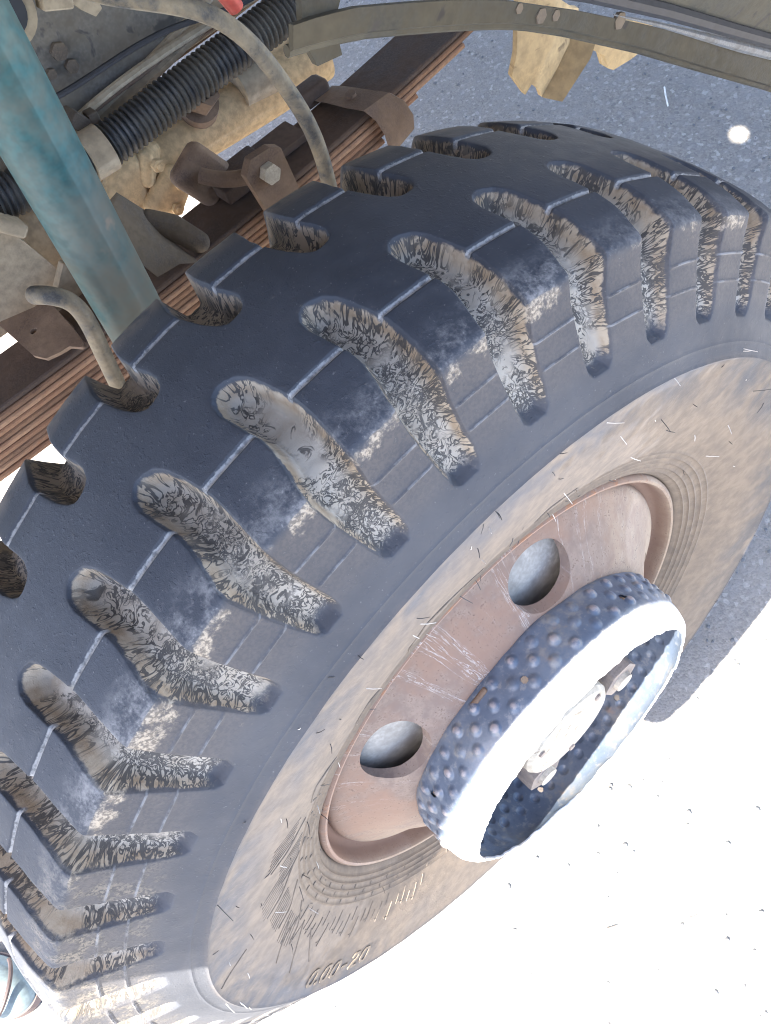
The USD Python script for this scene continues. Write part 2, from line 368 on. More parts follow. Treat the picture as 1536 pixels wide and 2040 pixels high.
for k in range(60):
    x, y = rng.uniform(-.7, .9), rng.uniform(-.85, -.22); a = rng.uniform(0, 2 * PI); L = rng.uniform(.006, .022)
    d = np.array([math.cos(a), math.sin(a), 0]); p = np.array([x, y, .003])
    tw.append(tube([p, p + d * L * .5 + rng.normal(0, .0012, 3) * [1, 1, 0] + [0, 0, .001], p + d * L], rng.uniform(.0004, .0011), 5))
tag(obj('dry_bits', tw, plain('dry_bits', (.16, .14, .12), .9)), 'tiny dry twigs and grit scattered on the sunlit road', 'litter', kind='stuff')
tag(obj('straw', tube([(1.226, .70, .006), (1.205, .68, .008), (1.184, .657, .005)], .0017, 8), plain('straw', (.62, .60, .55), .8)), 'short white straw lying on the shaded road beyond the tyre', 'straw')

# ------------------------------------------------------------------ the wheel
ZC = 0.49
wheel = thing('road_wheel', 'big dusty truck wheel with worn lug tyre and rusty rim', 'wheel', (0, 0, ZC))
RT = .51; NP = 44; PM = 2 * PI / NP * RT; PH0 = -0.4950
half = np.array([(0, .510), (.03, .5096), (.06, .5074), (.085, .5036), (.100, .5000), (.1080, .4978), (.1112, .4962), (.1128, .4925), (.1165, .478), (.122, .462), (.1278, .446), (.134, .429), (.139, .417), (.1432, .406), (.1462, .3990), (.1474, .3955), (.1470, .3915), (.1455, .3870), (.1438, .378), (.1412, .360), (.1365, .335), (.1300, .310), (.1230, .290), (.1170, .274), (.1120, .263), (.1070, .2565), (.098, .2540), (.080, .2535)])
def prof(side):
    q = half.copy()
    if side > 0: q[:, 0] *= np.where(q[:, 0] > .09, .86, 1 - .14 * np.clip((q[:, 0] - .05) / .04, 0, 1))
    f = np.vstack([q[:1], q[1:]])
    d = np.r_[0, np.cumsum(np.linalg.norm(np.diff(f, axis=0), axis=1))]
    tt = np.linspace(0, d[-1], 900)
    yy, rr = np.interp(tt, d, f[:, 0]), np.interp(tt, d, f[:, 1])
    k = np.ones(5) / 5
    pad = lambda a: np.convolve(np.r_[[a[0]] * 2, a, [a[-1]] * 2], k, 'valid')
    yy2, rr2 = pad(yy), pad(rr)
    yy2[0], rr2[0] = yy[0], rr[0]
    ty, tr = np.gradient(yy2, tt), np.gradient(rr2, tt)
    nl = np.hypot(ty, tr); return tt, yy2, rr2, -tr / nl, ty / nl     # outward normal (ny, nr)
PO, PI_ = prof(-1), prof(1)
TMAX = PO[0][-1]
def t_of_r(r, P=PO):
    i = np.argsort(P[2]); return float(np.interp(r, P[2][i], P[0][i]))
def frame(t):
    """profile point and outward normal for signed t (negative = outer side)"""
    o = t < 0; a = np.abs(t)
    y = np.where(o, -np.interp(a, PO[0], PO[1]), np.interp(a, PI_[0], PI_[1]))
    r = np.where(o, np.interp(a, PO[0], PO[2]), np.interp(a, PI_[0], PI_[2]))
    ny = np.where(o, -np.interp(a, PO[0], PO[3]), np.interp(a, PI_[0], PI_[3]))
    nr = np.where(o, np.interp(a, PO[0], PO[4]), np.interp(a, PI_[0], PI_[4]))
    return y, r, ny, nr

GO = [(.20, -18.5), (.28, -21.5), (.35, -29), (.40, -41), (.44, -54), (.468, -66), (.468, -78), (.455, -92), (.44, -105), (.425, -117), (.40, -135), (.40, -155), (.41, -172), (.395, -182), (.33, -187.5), (.08, -187.5), (.015, -183), (-.02, -172), (-.055, -150), (-.075, -130), (-.075, -117), (-.05, -105), (.005, -90), (.04, -78), (.045, -67), (.02, -57), (-.005, -46), (-.03, -34), (-.01, -25), (.05, -19.5), (.12, -17.5)]
GI = [(.66, 14), (.76, 15.5), (.82, 18.8), (.855, 27), (.84, 36), (.80, 46), (.77, 56), (.755, 66), (.75, 78), (.765, 92), (.775, 115), (.765, 140), (.74, 152), (.50, 152), (.42, 145), (.41, 115), (.40, 95), (.375, 80), (.35, 66), (.36, 54), (.40, 42), (.45, 30), (.52, 20), (.59, 15)]
def poly(pts, k): return Polygon([((f + k) * PM, t * 1e-3) for f, t in pts]).buffer(-.002).buffer(.0045).buffer(-.0025)
def sipe(f0, f1, t0, t1, k): return Polygon([((f0 + k) * PM, t0 * 1e-3), ((f1 + k) * PM, t0 * 1e-3), ((f1 + k) * PM, t1 * 1e-3), ((f0 + k) * PM, t1 * 1e-3)])
ks = range(-2, 4)
GR = unary_union([poly(GO, k) for k in ks] + [poly(GI, k) for k in ks])
SI = unary_union([sipe(.40, 1.09, -63.0, -58.3, k) for k in ks] + [sipe(.70, 1.42, 49.5, 54.5, k) for k in ks])
ALL = unary_union([GR, SI])
def lines(g, step):
    out = []
    for p in getattr(g, 'geoms', [g]):
        for ring in [p.exterior, *p.interiors]:
            out.append(shapely.get_coordinates(shapely.segmentize(ring.simplify(.00015), step))[:-1])
    a = np.vstack(out); return a[(a[:, 0] >= 0) & (a[:, 0] < PM) & (np.abs(a[:, 1]) < .2)]
WALL = .0062
rows = [lines(ALL.buffer(.0011), .0022), lines(ALL, .0020), lines(GR.buffer(-WALL), .0022), lines(GR.buffer(-WALL * 1.4), .0028), lines(SI.buffer(-.0016).difference(GR.buffer(-.0005)), .0025), lines(GR.buffer(-WALL * .5), .0024)]
cont = np.vstack(rows)
# grid rows: dense where rings and ridges run round the sidewall
RIDGE = [(-.1405, .0014, .0009), (-.1600, .0014, .0009), (-t_of_r(.4075), .0007, .0013), (-t_of_r(.3958), .0013, .0012)]
for rb, h in ((.2905, .0012), (.2835, .0016), (.2768, .0016), (.2702, .0016), (.2640, .0014)):
    RIDGE.append((-t_of_r(rb), h, .0011))
tv = list(np.arange(-.205, .20, .0036)) + list(np.arange(-TMAX, -.205, .0042)) + list(np.arange(.205, TMAX, .009))
for c, h, s in RIDGE: tv += [c - 2.1 * s, c - s, c, c + s, c + 2.1 * s]
tv = np.array(sorted(tv))
keep = [tv[0]]
for v in tv[1:]:
    if v - keep[-1] > .0007: keep.append(v)
tv = np.array(keep)
gp = []
for i, t in enumerate(tv):
    n = 20 if abs(t) < .2 else 16
    off_ = 0.0 if any(abs(t - c) < 3.2 * s_ for c, _, s_ in RIDGE) else .5 * (i % 2)
    gp.append(np.c_[(np.arange(n) + off_) * PM / n, np.full(n, t)])
gp = np.vstack(gp)
dist = cKDTree(np.vstack([cont + [dx, 0] for dx in (-PM, 0, PM)])).query(gp)[0]
gp = gp[dist > .0015]
cell = np.vstack([cont, gp])
cell = cell[np.unique(np.round(cell / 2e-4).astype(int), axis=0, return_index=True)[1]]
pt = shapely.points(cell)
dG = shapely.distance(pt, GR.boundary) * np.where(shapely.contains(GR, pt), 1, -1)
dS = shapely.distance(pt, SI.boundary) * np.where(shapely.contains(SI, pt), 1, -1)
tc = cell[:, 1]
Dg = np.where(tc < 0, np.interp(-tc, [0, .095, .120, .150, .188], [.0145, .0165, .0160, .0105, .0030]), np.interp(tc, [0, .08, .11, .155], [.0125, .0135, .012, .004]))
depG = np.where(dG > 0, .0006 + (Dg - .0006) * np.clip(dG / WALL, 0, 1) ** .85, .0006 * np.clip(1 + dG / .0011, 0, 1))
wG = np.where(dG > 0, np.interp(dG / WALL, [0, .8, 1.0, 1.4], [0, .84, .95, 1.0]), 0.0)
depS = np.where(dS > 0, .0004 + .0022 * np.clip(dS / .0016, 0, 1), .0004 * np.clip(1 + dS / .0011, 0, 1))
dep0 = np.maximum(depG, depS)
nc = len(cell)
P2 = np.vstack([cell + [k * PM, 0] for k in range(-1, NP + 1)])
tri = Delaunay(P2).simplices
cu = P2[tri][:, :, 0].mean(1)
tri = tri[(cu >= 0) & (cu < NP * PM)]
tri = (tri - nc) % (nc * NP)
uu = np.concatenate([cell[:, 0] + k * PM for k in range(NP)]); tt_ = np.tile(tc, NP)
phi = uu / RT + PH0 - NP / 2 * (2 * PI / NP)
ty, tr, tny, tnr = frame(tt_)
FT = np.array([0, .03, .06, .085, .105, .1135, .130, .150, .170, .188, .200, .6])
FY = np.array([0, .0298, .0590, .0812, .0930, .0968, .1010, .1108, .1205, .1290, .134, .2]); FR = np.array([.4930, .4924, .4902, .4858, .4795, .4755, .4690, .4535, .4370, .4215, .414, .3])
fty = np.sign(tt_) * np.interp(np.abs(tt_), FT, FY) * np.where(tt_ > 0, .86, 1.0); ftr = np.interp(np.abs(tt_), FT, FR)
WG = np.tile(wG, NP)
topd = np.maximum(np.where(dG > 0, .0006, .0006 * np.clip(1 + dG / .0011, 0, 1)), depS)
disp = -np.tile(topd, NP) * (1 - WG)
pos0 = np.c_[uu * 1.0, tt_, np.zeros(len(uu))]
disp += np.where(np.tile(dG, NP) > .002, (meshkit.fbm(pos0 * 120, 3, 5) - .5) * .0030, (meshkit.fbm(pos0 * 45, 2, 9) - .5) * .0006)
for c, h, s in RIDGE:
    w = h * np.exp(-((tt_ - c) / s) ** 2)
    if c > -.170: w = w * (np.tile(dG, NP) < -.0008)
    disp += w
# shallow hollows of the lower sidewall
rr = (tr + disp * tnr) * (1 - WG) + (ftr + disp * tnr) * WG; yy = (ty + disp * tny) * (1 - WG) + (fty + disp * tny) * WG
V = np.c_[rr * np.sin(phi), yy, rr * np.cos(phi)]
tm = trimesh.Trimesh(V, tri, process=False)
fn = tm.face_normals; fc = V[tri].mean(1)
out = (fn * (np.c_[np.sin(phi), np.zeros(len(phi)), np.cos(phi)] * tnr[:, None] + np.c_[np.zeros(len(phi)), tny, np.zeros(len(phi))])[tri[:, 0]]).sum(1)
if np.median(out) < 0: tm = trimesh.Trimesh(V, tri[:, ::-1], process=False)
uang = (phi * RT)
tyre = obj('tyre', tm, RUB, wheel, smooth=34, attrs=dict(tu=uang, tt=tt_, mud=WG, sipe=np.tile(np.clip(depS / .0026, 0, 1), NP), rad=tr))

def on_wall(ph, r, lift=0.0):
    """a point on the outer sidewall at angle ph and radius r, lifted off the rubber"""
    t = -np.interp(r, PO[2][::-1], PO[0][::-1]) * np.ones_like(ph); y, r2, ny, nr = frame(t)
    r2 = r2 + lift * nr
    return np.c_[r2 * np.sin(ph), y + lift * ny, r2 * np.cos(ph)], np.c_[nr * np.sin(ph), ny, nr * np.cos(ph)]

# vent hairs of the mould, standing off the rubber
hn = 0
for k in range(115):
    ph = rng.uniform(-1.5, 1.3) if k < 100 else rng.uniform(-2.9, 2.9)
    r = rng.choice([rng.uniform(.258, .30), rng.uniform(.30, .40), rng.uniform(.392, .402)], p=[.45, .4, .15])
    p, n = on_wall(np.array([ph]), np.array([r])); p, n = p[0], n[0]
    L = rng.uniform(.003, .0085); d = n * .8 + rng.normal(0, .55, 3); d /= np.linalg.norm(d)
    b = rng.normal(0, .0016, 3)
    m = tube([p - n * .001, p + d * L * .5 + b, p + d * L + b * 2.2], [.00036, .00032, .00022], 5)
    obj('vent_hair', m, HAIRL if rng.random() < .42 else HAIRD, tyre)

# moulded marks low on the sidewall: outlined arrows, fine hatching, worn lettering, short radial ticks
def wall_tube(ph, r, w=.0009, n=14):
    a = np.linspace(0, 1, n); k = np.linspace(0, 1, len(ph))
    P, _ = on_wall(np.interp(a, k, ph), np.interp(a, k, r), w * .25); return tube(P, w, 6)
marks = []
for ph, r in (([-.20, -.18, -.11, -.02, .107], [.285, .301, .316, .308, .289]), ([-.46, -.44, -.358, -.299, -.27], [.275, .291, .300, .285, .27]), ([.25, .287, .322, .427, .47], [.275, .293, .302, .302, .285]), ([-.72, -.70, -.62, -.55], [.28, .30, .308, .29])):
    marks.append(wall_tube(np.array(ph), np.array(r), .0009, 26))
for c, r0 in ((-1.03, .324), (-1.17, .318), (-.80, .322), (-.93, .305), (-1.33, .322)):
    for q in range(6):
        a = c + (q - 3) * .0185
        marks.append(wall_tube([a - .02, a + .035], [r0 + .014, r0 - .012], .00038, 6))
    marks.append(wall_tube([c - .085, c - .06, c + .03], [r0 + .010, r0 - .008, r0 - .024], .0007, 8))
for q in range(26):
    a = -2.25 + q * .036; r0 = .297 + .006 * (q % 3)
    marks.append(wall_tube([a, a + .004], [r0, r0 + .014 + .010 * (q % 2)], .00055, 5))
    if q % 2: marks.append(wall_tube([a, a + .020], [r0 + .020, r0 + .020], .00055, 5))
for q in range(70):
    a = -2.6 + q * .041
    r0 = (.2735, .280, .2872)[q % 3]
    marks.append(wall_tube([a, a + .003], [r0 - .003, r0 + .003], .0006, 4))
for a, r0, a2, r2 in ((-1.30, .318, -1.42, .352), (-1.42, .31, -1.56, .36), (-1.52, .315, -1.65, .35), (-1.15, .36, -1.20, .392)):
    marks.append(wall_tube([a, a2], [r0, r2], .0007, 10))
MARKM = dusty('dusty_moulded_rubber', (.135, .113, .090), (.175, .142, .11), .85, 20, .85)
obj('moulded_mark', marks, MARKM, tyre)
txt = meshkit.text_mesh('0.00-20', .021, .0016, bold=True)
v = txt.vertices.copy(); ang0, rbase = -1.72, .384
a = ang0 - v[:, 0] / .37; Pw, Nw = on_wall(a, rbase - v[:, 1], 0.0)
txt.vertices = Pw + Nw * (v[:, 2:3] - .0003)
txt.fix_normals()
obj('lettering', txt, MARKM, tyre)

# rim, disc, drum, step ring, hub
rim_prof = [(.2300, .055), (.2525, .055), (.2535, .096), (.2555, .103), (.2545, .1078), (.2515, .1102), (.2488, .1095), (.2472, .1060), (.2464, .0990), (.2455, .0925), (.2430, .0885), (.2385, .0870), (.2300, .0868)]
obj('rim', to_axle(revolve(rim_prof, 360)), RIM, wheel, smooth=50)
disc_prof = [(.2362, .0865), (.2352, .0920), (.2325, .0962), (.2270, .0990), (.2130, .1055), (.1960, .1165), (.1800, .1290), (.1680, .1355), (.1520, .1390), (.1200, .1400), (.030, .1400), (.030, .1300), (.1180, .1300), (.1500, .1295), (.1640, .1260), (.1770, .1190), (.1930, .1065), (.2080, .0950), (.2240, .0890), (.2270, .0800)]
disc = revolve(disc_prof, 360)
for k, ha in enumerate((21.8, -40.9, 108.0, 174.0, -127.0)):
    a = math.radians(ha)
    h = m3.Manifold.cylinder(.2, .0310, .0310, 40)
    disc = disc - h.scale((1.17, .86, 1)).rotate((0, 0, -ha)).translate((.193 * math.sin(a), .193 * math.cos(a), 0))
obj('wheel_disc', to_axle(disc), RIM, wheel, smooth=35)
obj('brake_drum', to_axle(revolve([(.05, .02), (.205, .02), (.212, .075), (.206, .084), (.195, .093), (.175, .101), (.150, .106), (.05, .106)], 180)), DRUM, wheel)
# step ring: pressed sheet with staggered bosses
prof_o = np.array([(.1615, .1345), (.1640, .1375), (.1650, .145), (.1657, .158), (.1657, .170), (.1648, .180), (.1622, .1895), (.1580, .1975), (.1525, .2030), (.1470, .2060)])
d = np.r_[0, np.cumsum(np.linalg.norm(np.diff(prof_o, axis=0), axis=1))]
from scipy.interpolate import CubicSpline
sv = np.linspace(0, d[-1], 66); po = CubicSpline(d, prof_o)(sv)
tg = np.gradient(po, axis=0); tg /= np.linalg.norm(tg, axis=1, keepdims=True); nn = np.c_[tg[:, 1], -tg[:, 0]]
nphi = 820; pa = np.linspace(0, 2 * PI, nphi, endpoint=False)
PHG, SG = np.meshgrid(pa, np.arange(len(sv)), indexing='ij')
boss = np.zeros(PHG.shape); NB = 40
for row, h0 in enumerate((.1460, .1595, .1725)):
    dh = po[SG, 1] - h0; off = (row % 2) * PI / NB
    da = (PHG - off + PI / NB) % (2 * PI / NB) - PI / NB
    ib = np.floor((PHG - off + PI / NB) / (2 * PI / NB)).astype(int) % NB; amp = (.55 + .75 * np.random.default_rng(row).random(NB))[ib]; sx = (rng.normal(0, .0009, NB))[ib]
    q = np.sqrt((da * .165 + sx) ** 2 + (dh - sx * .8) ** 2)
    boss = np.maximum(boss, amp * np.clip(1 - (q / .0058) ** 2, 0, 1) ** .8)
dent = (meshkit.fbm(np.stack([np.sin(PHG) * 4, np.cos(PHG) * 4, SG * .02], -1), 3, 2) - .5) * .007
edge = (meshkit.fbm(np.stack([np.sin(PHG) * 14, np.cos(PHG) * 14, SG * 0], -1), 3, 4) - .5) * .004
endw = np.clip(1 - SG / 4, 0, 1) + np.clip((SG - 58) / 8, 0, 1)
ro = po[SG, 0] + nn[SG, 0] * boss * .0027 + dent; ho = po[SG, 1] + nn[SG, 1] * boss * .0027 + edge * endw
ri = ro - nn[SG, 0] * .0024; hi = ho - nn[SG, 1] * .0024
def grid_faces(n, m, base, flip):
    i, j = np.meshgrid(np.arange(n), np.arange(m - 1), indexing='ij'); k = (i + 1) % n
    a, b, c, e = i * m + j, k * m + j, k * m + j + 1, i * m + j + 1
    f = np.stack([a, b, c, e], -1).reshape(-1, 4) + base
    return f[:, ::-1] if flip else f
ms = len(sv)
Vr = np.vstack([np.c_[(ro * np.sin(PHG)).ravel(), -ho.ravel(), (ro * np.cos(PHG)).ravel()], np.c_[(ri * np.sin(PHG)).ravel(), -hi.ravel(), (ri * np.cos(PHG)).ravel()]])
nv = nphi * ms
Fo, Fi = grid_faces(nphi, ms, 0, True), grid_faces(nphi, ms, nv, False)
cen = Vr[Fo].mean(1); aF = np.arctan2(cen[:, 0], cen[:, 2]); hF = -cen[:, 1]
kill = np.zeros(len(Fo), bool)
HOLES = [(math.radians(-1.5), .1655), (math.radians(-52), .1560), (math.radians(44), .1660), (math.radians(152), .1650), (math.radians(-158), .1690), (math.radians(100), .16)]
for a0, h0 in HOLES: kill |= (((aF - a0 + PI) % (2 * PI) - PI) * .165) ** 2 + (hF - h0) ** 2 < .0036 ** 2
bd = []
for j in (0, ms - 1):
    i = np.arange(nphi); k = (i + 1) % nphi
    f = np.stack([i * ms + j, k * ms + j, nv + k * ms + j, nv + i * ms + j], -1)
    bd.append(f if j == 0 else f[:, ::-1])
Fr = np.vstack([Fo[~kill], Fi[~kill], *bd])
Fr = np.vstack([Fr[:, [0, 1, 2]], Fr[:, [0, 2, 3]]])
rm = trimesh.Trimesh(Vr, Fr, process=False)
lipv = np.clip((po[SG, 1] - .176) / .012, 0, 1)  # mask of the painted sunlit band
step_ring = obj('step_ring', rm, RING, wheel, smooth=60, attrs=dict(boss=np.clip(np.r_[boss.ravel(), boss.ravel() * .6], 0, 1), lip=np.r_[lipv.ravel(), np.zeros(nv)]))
hub = obj('hub', to_axle(revolve([(.0, .139), (.064, .139), (.064, .156), (.060, .160), (.0575, .162), (.0575, .180), (.0535, .1845), (.030, .1862), (.0, .1868)], 120)), HUBM, wheel, smooth=40)
for k in range(3):
    a = k * 2 * PI / 3 + 1.2; obj('hub_screw', hexnut(.0042, .003, (.046 * math.sin(a), -.1842, .046 * math.cos(a)), dome=False), NUTM, hub)
for k, deg in enumerate((29, 120, 209, 299)):
    a = math.radians(deg); c = (.094 * math.sin(a), -.1395, .094 * math.cos(a))
    nt = obj('wheel_nut', hexnut(.0245, .037, c, turn=.3 * k, dome=False), NUTM, wheel, smooth=30)
    obj('stud', tube([(c[0], -.16, c[2]), (c[0], -.182, c[2])], .0115, 16), HUBM, nt)
    obj('washer', to_axle(m3.Manifold.cylinder(.004, .029, .0285, 32).translate((c[0], c[2], .1398))), NUTM, nt)
for k, deg in enumerate((75, 165, 255, 345)):
    a = math.radians(deg); er = np.array([math.sin(a), 0, math.cos(a)])
    obj('ring_bracket', box((.022, .006, .05), (.140 * er[0], -.1445, .140 * er[2]), R([0, 1, 0], deg)), BROWN, wheel)

# ------------------------------------------------------------------ truck body: what is over the wheel
body = thing('truck', 'olive mudguard edge and underside of the truck above the tyre', 'truck', (0, 0, 0))
low = np.array([(.118, 1.110), (.134, 1.103), (.162, 1.089), (.183, 1.076), (.216, 1.055), (.252, 1.031), (.271, 1.017), (.303, .990), (.372, .927), (.439, .862), (.535, .770), (.637, .668), (.70, .60)])
upp = np.array([(.124, 1.122), (.137, 1.117), (.159, 1.107), (.189, 1.089), (.221, 1.069), (.256, 1.045), (.278, 1.027), (.314, .998), (.384, .9375), (.452, .876), (.550, .788), (.655, .684), (.72, .615)])
def strip(rows_, th=None):
    """a sheet through rows of 3-D points, given thickness towards +y"""
    A = np.array(rows_); n, m = A.shape[:2]
    B = A + np.array(th); V_ = np.vstack([A.reshape(-1, 3), B.reshape(-1, 3)]); F_ = []
    for i in range(n - 1):
        for j in range(m - 1):
            a_, b_, c_, d_ = i * m + j, i * m + j + 1, (i + 1) * m + j + 1, (i + 1) * m + j
            F_ += [[a_, b_, c_], [a_, c_, d_]]; o_ = n * m
            F_ += [[a_ + o_, c_ + o_, b_ + o_], [a_ + o_, d_ + o_, c_ + o_]]
    loop = [(0, j) for j in range(m)] + [(i, m - 1) for i in range(1, n)] + [(n - 1, j) for j in range(m - 2, -1, -1)] + [(i, 0) for i in range(n - 2, 0, -1)]
    L_ = [i * m + j for i, j in loop]; o_ = n * m
    for p_, q_ in zip(L_, L_[1:] + L_[:1]): F_ += [[p_, p_ + o_, q_ + o_], [p_, q_ + o_, q_]]
    t_ = trimesh.Trimesh(V_, F_, process=False); trimesh.repair.fix_normals(t_); return t_
def at_y(a, y, dz=0.0): return np.c_[a[:, 0], np.full(len(a), y), a[:, 1] + dz]
def resample(a, n=60):
    d_ = np.r_[0, np.cumsum(np.linalg.norm(np.diff(a, axis=0), axis=1))]; s_ = np.linspace(0, d_[-1], n)
    return np.c_[np.interp(s_, d_, a[:, 0]), np.interp(s_, d_, a[:, 1])]
lo_, up_ = resample(low), resample(upp)
jit = (meshkit.fbm(np.c_[lo_ * 9, np.zeros(60)], 3, 8) - .5) * .006
nrm2 = up_ - lo_; nrm2 /= np.linalg.norm(nrm2, axis=1, keepdims=True)
guard = obj('mudguard_edge', strip([np.c_[lo_[:, 0], .004 + jit * .5, lo_[:, 1]], np.c_[lo_[:, 0], jit * .4, lo_[:, 1]] + np.c_[nrm2[:, 0], 0 * jit, nrm2[:, 1]] * .002, np.c_[up_[:, 0], -.001 + jit * .4, up_[:, 1]]], (0, .004, 0)), FENDER, body, smooth=40)
obj('guard_lip', tube(np.c_[lo_[:, 0], .004 + jit * .5, lo_[:, 1]] + np.array([0, .002, 0]), .0032, 8), FENDER, guard)
obj('guard_trim', tube(np.c_[up_[20:, 0], np.full(40, -.0015), up_[20:, 1]] + np.c_[nrm2[20:, 0], np.zeros(40), nrm2[20:, 1]] * .002, np.clip(np.linspace(.0004, .0120, 40), 0, .0046), 8), GREYEDGE, guard)
obj('guard_seal', tube(np.c_[up_[14:, 0], np.full(46, -.006), up_[14:, 1]] + np.c_[nrm2[14:, 0], np.zeros(46), nrm2[14:, 1]] * .011, .0055, 8), SEAL, guard)
o1 = np.c_[up_[:, 0], np.full(60, -.006), up_[:, 1]] + np.c_[nrm2[:, 0], np.zeros(60), nrm2[:, 1]] * .016
o2 = o1 + np.c_[nrm2[:, 0] * .09, np.full(60, -.05), nrm2[:, 1] * .09]; o3 = o2 + np.c_[nrm2[:, 0] * .08, np.full(60, -.12), nrm2[:, 1] * .08]
obj('mudguard_panel', strip([o1[12:], o2[12:], o3[12:]], (0, .003, .002)), FENDER, body, smooth=40)
obj('end_plate', strip([[(.130, .004, 1.093), (.146, .004, 1.088)], [(.128, .003, 1.110), (.148, .003, 1.105)], [(.136, .004, 1.126), (.158, .004, 1.113)], [(.150, .02, 1.150), (.175, .02, 1.135)]], (0, .005, 0)), FENDER, body)
for x, z, r_ in ((.266, 1.033, .0032), (.282, 1.017, .0048), (.294, 1.009, .0036), (.350, .966, .0058)):
    obj('guard_bolt', hexnut(r_, .003, (x, .001, z), dome=False), BRDARK, guard)
# unseen cab floor and side, shaped for the shade; openings added for sun patches
def slab(outline, z, th, holes=()):
    p = Polygon(outline)
    for hx, hy, hr in holes: p = p.difference(Polygon(hx) if hr == 0 else affinity.skew(shapely.Point(hx, hy).buffer(hr, quad_segs=2), 18, 0))
    m = trimesh.creation.extrude_polygon(p, th, engine='earcut'); m.apply_translation((0, 0, z)); return m
obj('cab_floor', slab([(-.772, -.255), (2.4, -.255), (2.4, 2.60), (-.30, 2.60), (-.30, 1.50), (-.772, 1.50)], 1.36, .012, [(np.array([(.22, 1.30), (.22, 1.66), (.298, 1.642), (.501, 1.539), (.58, 1.50), (.58, 1.25)]) - [.884, .136], 0, 0), (1.179 - .65 * 1.36,   .479 - .10 * 1.36, .023)]), GREY, body)
obj('cab_side', box((2.9, .012, .8), (.74, -.248, 1.775), bevel=.003), FENDER, body)
# chassis rail
rail_f = plate_y([(-.6, .770), (.108, .819), (.348, .835), (1.3, .86), (1.3, 1.10), (-.6, 1.04)], .62, .006)
rail = obj('chassis_rail', rail_f, GREY, body)
def bar(pts, w, h, **k):
    """square bar along a polyline"""
    return trimesh.util.concatenate([as_tm(m3.Manifold.batch_hull([m3.Manifold.cube((w, w, h), True).translate(tuple(p)) for p in pq])) for pq in zip(pts, pts[1:])])
obj('rail_flange', strip([[(-.6, .622, .772), (.108, .622, .820), (.348, .622, .836), (1.3, .622, .861)], [(-.6, .600, .766), (.108, .600, .814), (.348, .600, .822), (1.3, .600, .85)]], (0, 0, .006)), TANPALE, rail)
obj('rail_lip', tube(spline([(-.6, .618, .772), (.108, .618, .821), (.348, .618, .837), (1.3, .618, .862)], 30), .006, 8), TANPALE, rail)
for x, z, r_ in ((.150, .905, .010), (.128, .893, .006), (.152, .885, .008), (.176, .955, .005), (.27, .95, .006)):
    obj('rail_bolt', hexnut(r_, .006, (x, .618, z), dome=False), BRDARK, rail)
for k in range(4):
    obj('rail_pipe', tube(spline([(.112, .60 + .012 * k, .846 - .008 * k), (.20, .60 + .012 * k, .842 - .010 * k), (.335, .60 + .012 * k, .822 - .008 * k), (.70, .6 + .012 * k, .81 - .01 * k)], 24), .0055, 8), BROWN if k % 2 else TANPALE, rail)
obj('rail_clip', [box((.018, .03, .036), (.118, .596, .842), R([0, 1, 0], -25)), box((.012, .02, .05), (.128, .59, .825), R([0, 1, 0], 10))], BRDARK, rail)
obj('red_cap', tube([(.309, .50, .895), (.313, .50, .872)], [.011, .009], 14), plain('red_plastic', (.42, .07, .05), .5), rail)
obj('rail_cable', tube(spline([(.06, .59, .90), (.16, .585, .878), (.26, .58, .862), (.34, .575, .835), (.42, .57, .83)], 30), .0035, 8), SEAL, rail)
cup = obj('steering_mount', tube([(.104, .50, 1.012), (.104, .54, 1.0)], .030, 28), TANPALE, body)
obj('mount_bore', tube([(.104, .4985, 1.0125), (.104, .52, 1.006)], .021, 24), SEAL, cup)
obj('rail_bracket', [plate_y([(.158, .995), (.186, .985), (.186, .960), (.176, .958), (.168, .970)], .50, .008), box((.03, .02, .012), (.15, .50, .992), R([0, 1, 0], 30))], TANPALE, body)
# beige brackets behind the shock absorber
obj('spring_hanger', [plate_y([(-.031, .861), (-.025, .82), (-.021, .78), (-.048, .751), (-.054, .766), (-.067, .761), (-.095, .76), (-.16, .77), (-.16, .85), (-.08, .875)], .52, .012, .006), box((.05, .03, .016), (-.03, .52, .862), R([0, 1, 0], 60), .004), plate_y([(-.009, .80), (-.028, .700), (-.055, .710), (-.058, .765)], .49, .012, .003), plate_y([(-.03, .84), (.0, .85), (.03, .80), (.02, .74), (-.03, .75)], .56, .01)], TANPALE, body)

# tan castings: cross shaft, its knuckle and bolt
shaft = thing('drag_shaft', 'tan dust covered steering shaft with knuckle behind the leaf spring', 'shaft', (.20, .60, .74))
def rel(m, o): m = as_tm(m); m.apply_translation(-np.asarray(o, float)); return m
so = (.20, .60, .74)
ax = spline([(-.25, .60, .80), (.102, .60, .752), (.152, .60, .749), (.26, .60, .731), (.430, .60, .702)], 50)
rad = np.where(np.abs(ax[:, 0] - .15) < .03, .034, .036)
obj('shaft_tube', rel(tube(ax, rad, 32), so), TAN, shaft)
obj('shaft_collar', rel(tube([(.30, .585, .752), (.345, .585, .744)], [.026, .030], 24), so), TANPALE, shaft)
lump = m3.Manifold.batch_hull([m3.Manifold.sphere(.016, 16).translate(p) for p in ((.095, .57, .770), (.130, .57, .785), (.110, .57, .735))])
lump2 = m3.Manifold.batch_hull([m3.Manifold.sphere(.013, 16).translate(p) for p in ((.120, .55, .735), (.160, .55, .748), (.163, .55, .730), (.140, .55, .716))])
lump3 = m3.Manifold.batch_hull([m3.Manifold.sphere(.011, 16).translate(p) for p in ((.150, .56, .782), (.135, .56, .760), (.165, .58, .770))])
obj('knuckle', [rel(lump, so), rel(lump2, so), rel(lump3, so)], TAN, shaft, smooth=60)
for x, z in ((.160, .741), (.139, .719), (.150, .778)): obj('knuckle_bolt', rel(hexnut(.008, .008, (x, .540, z)), so), TAN, shaft)
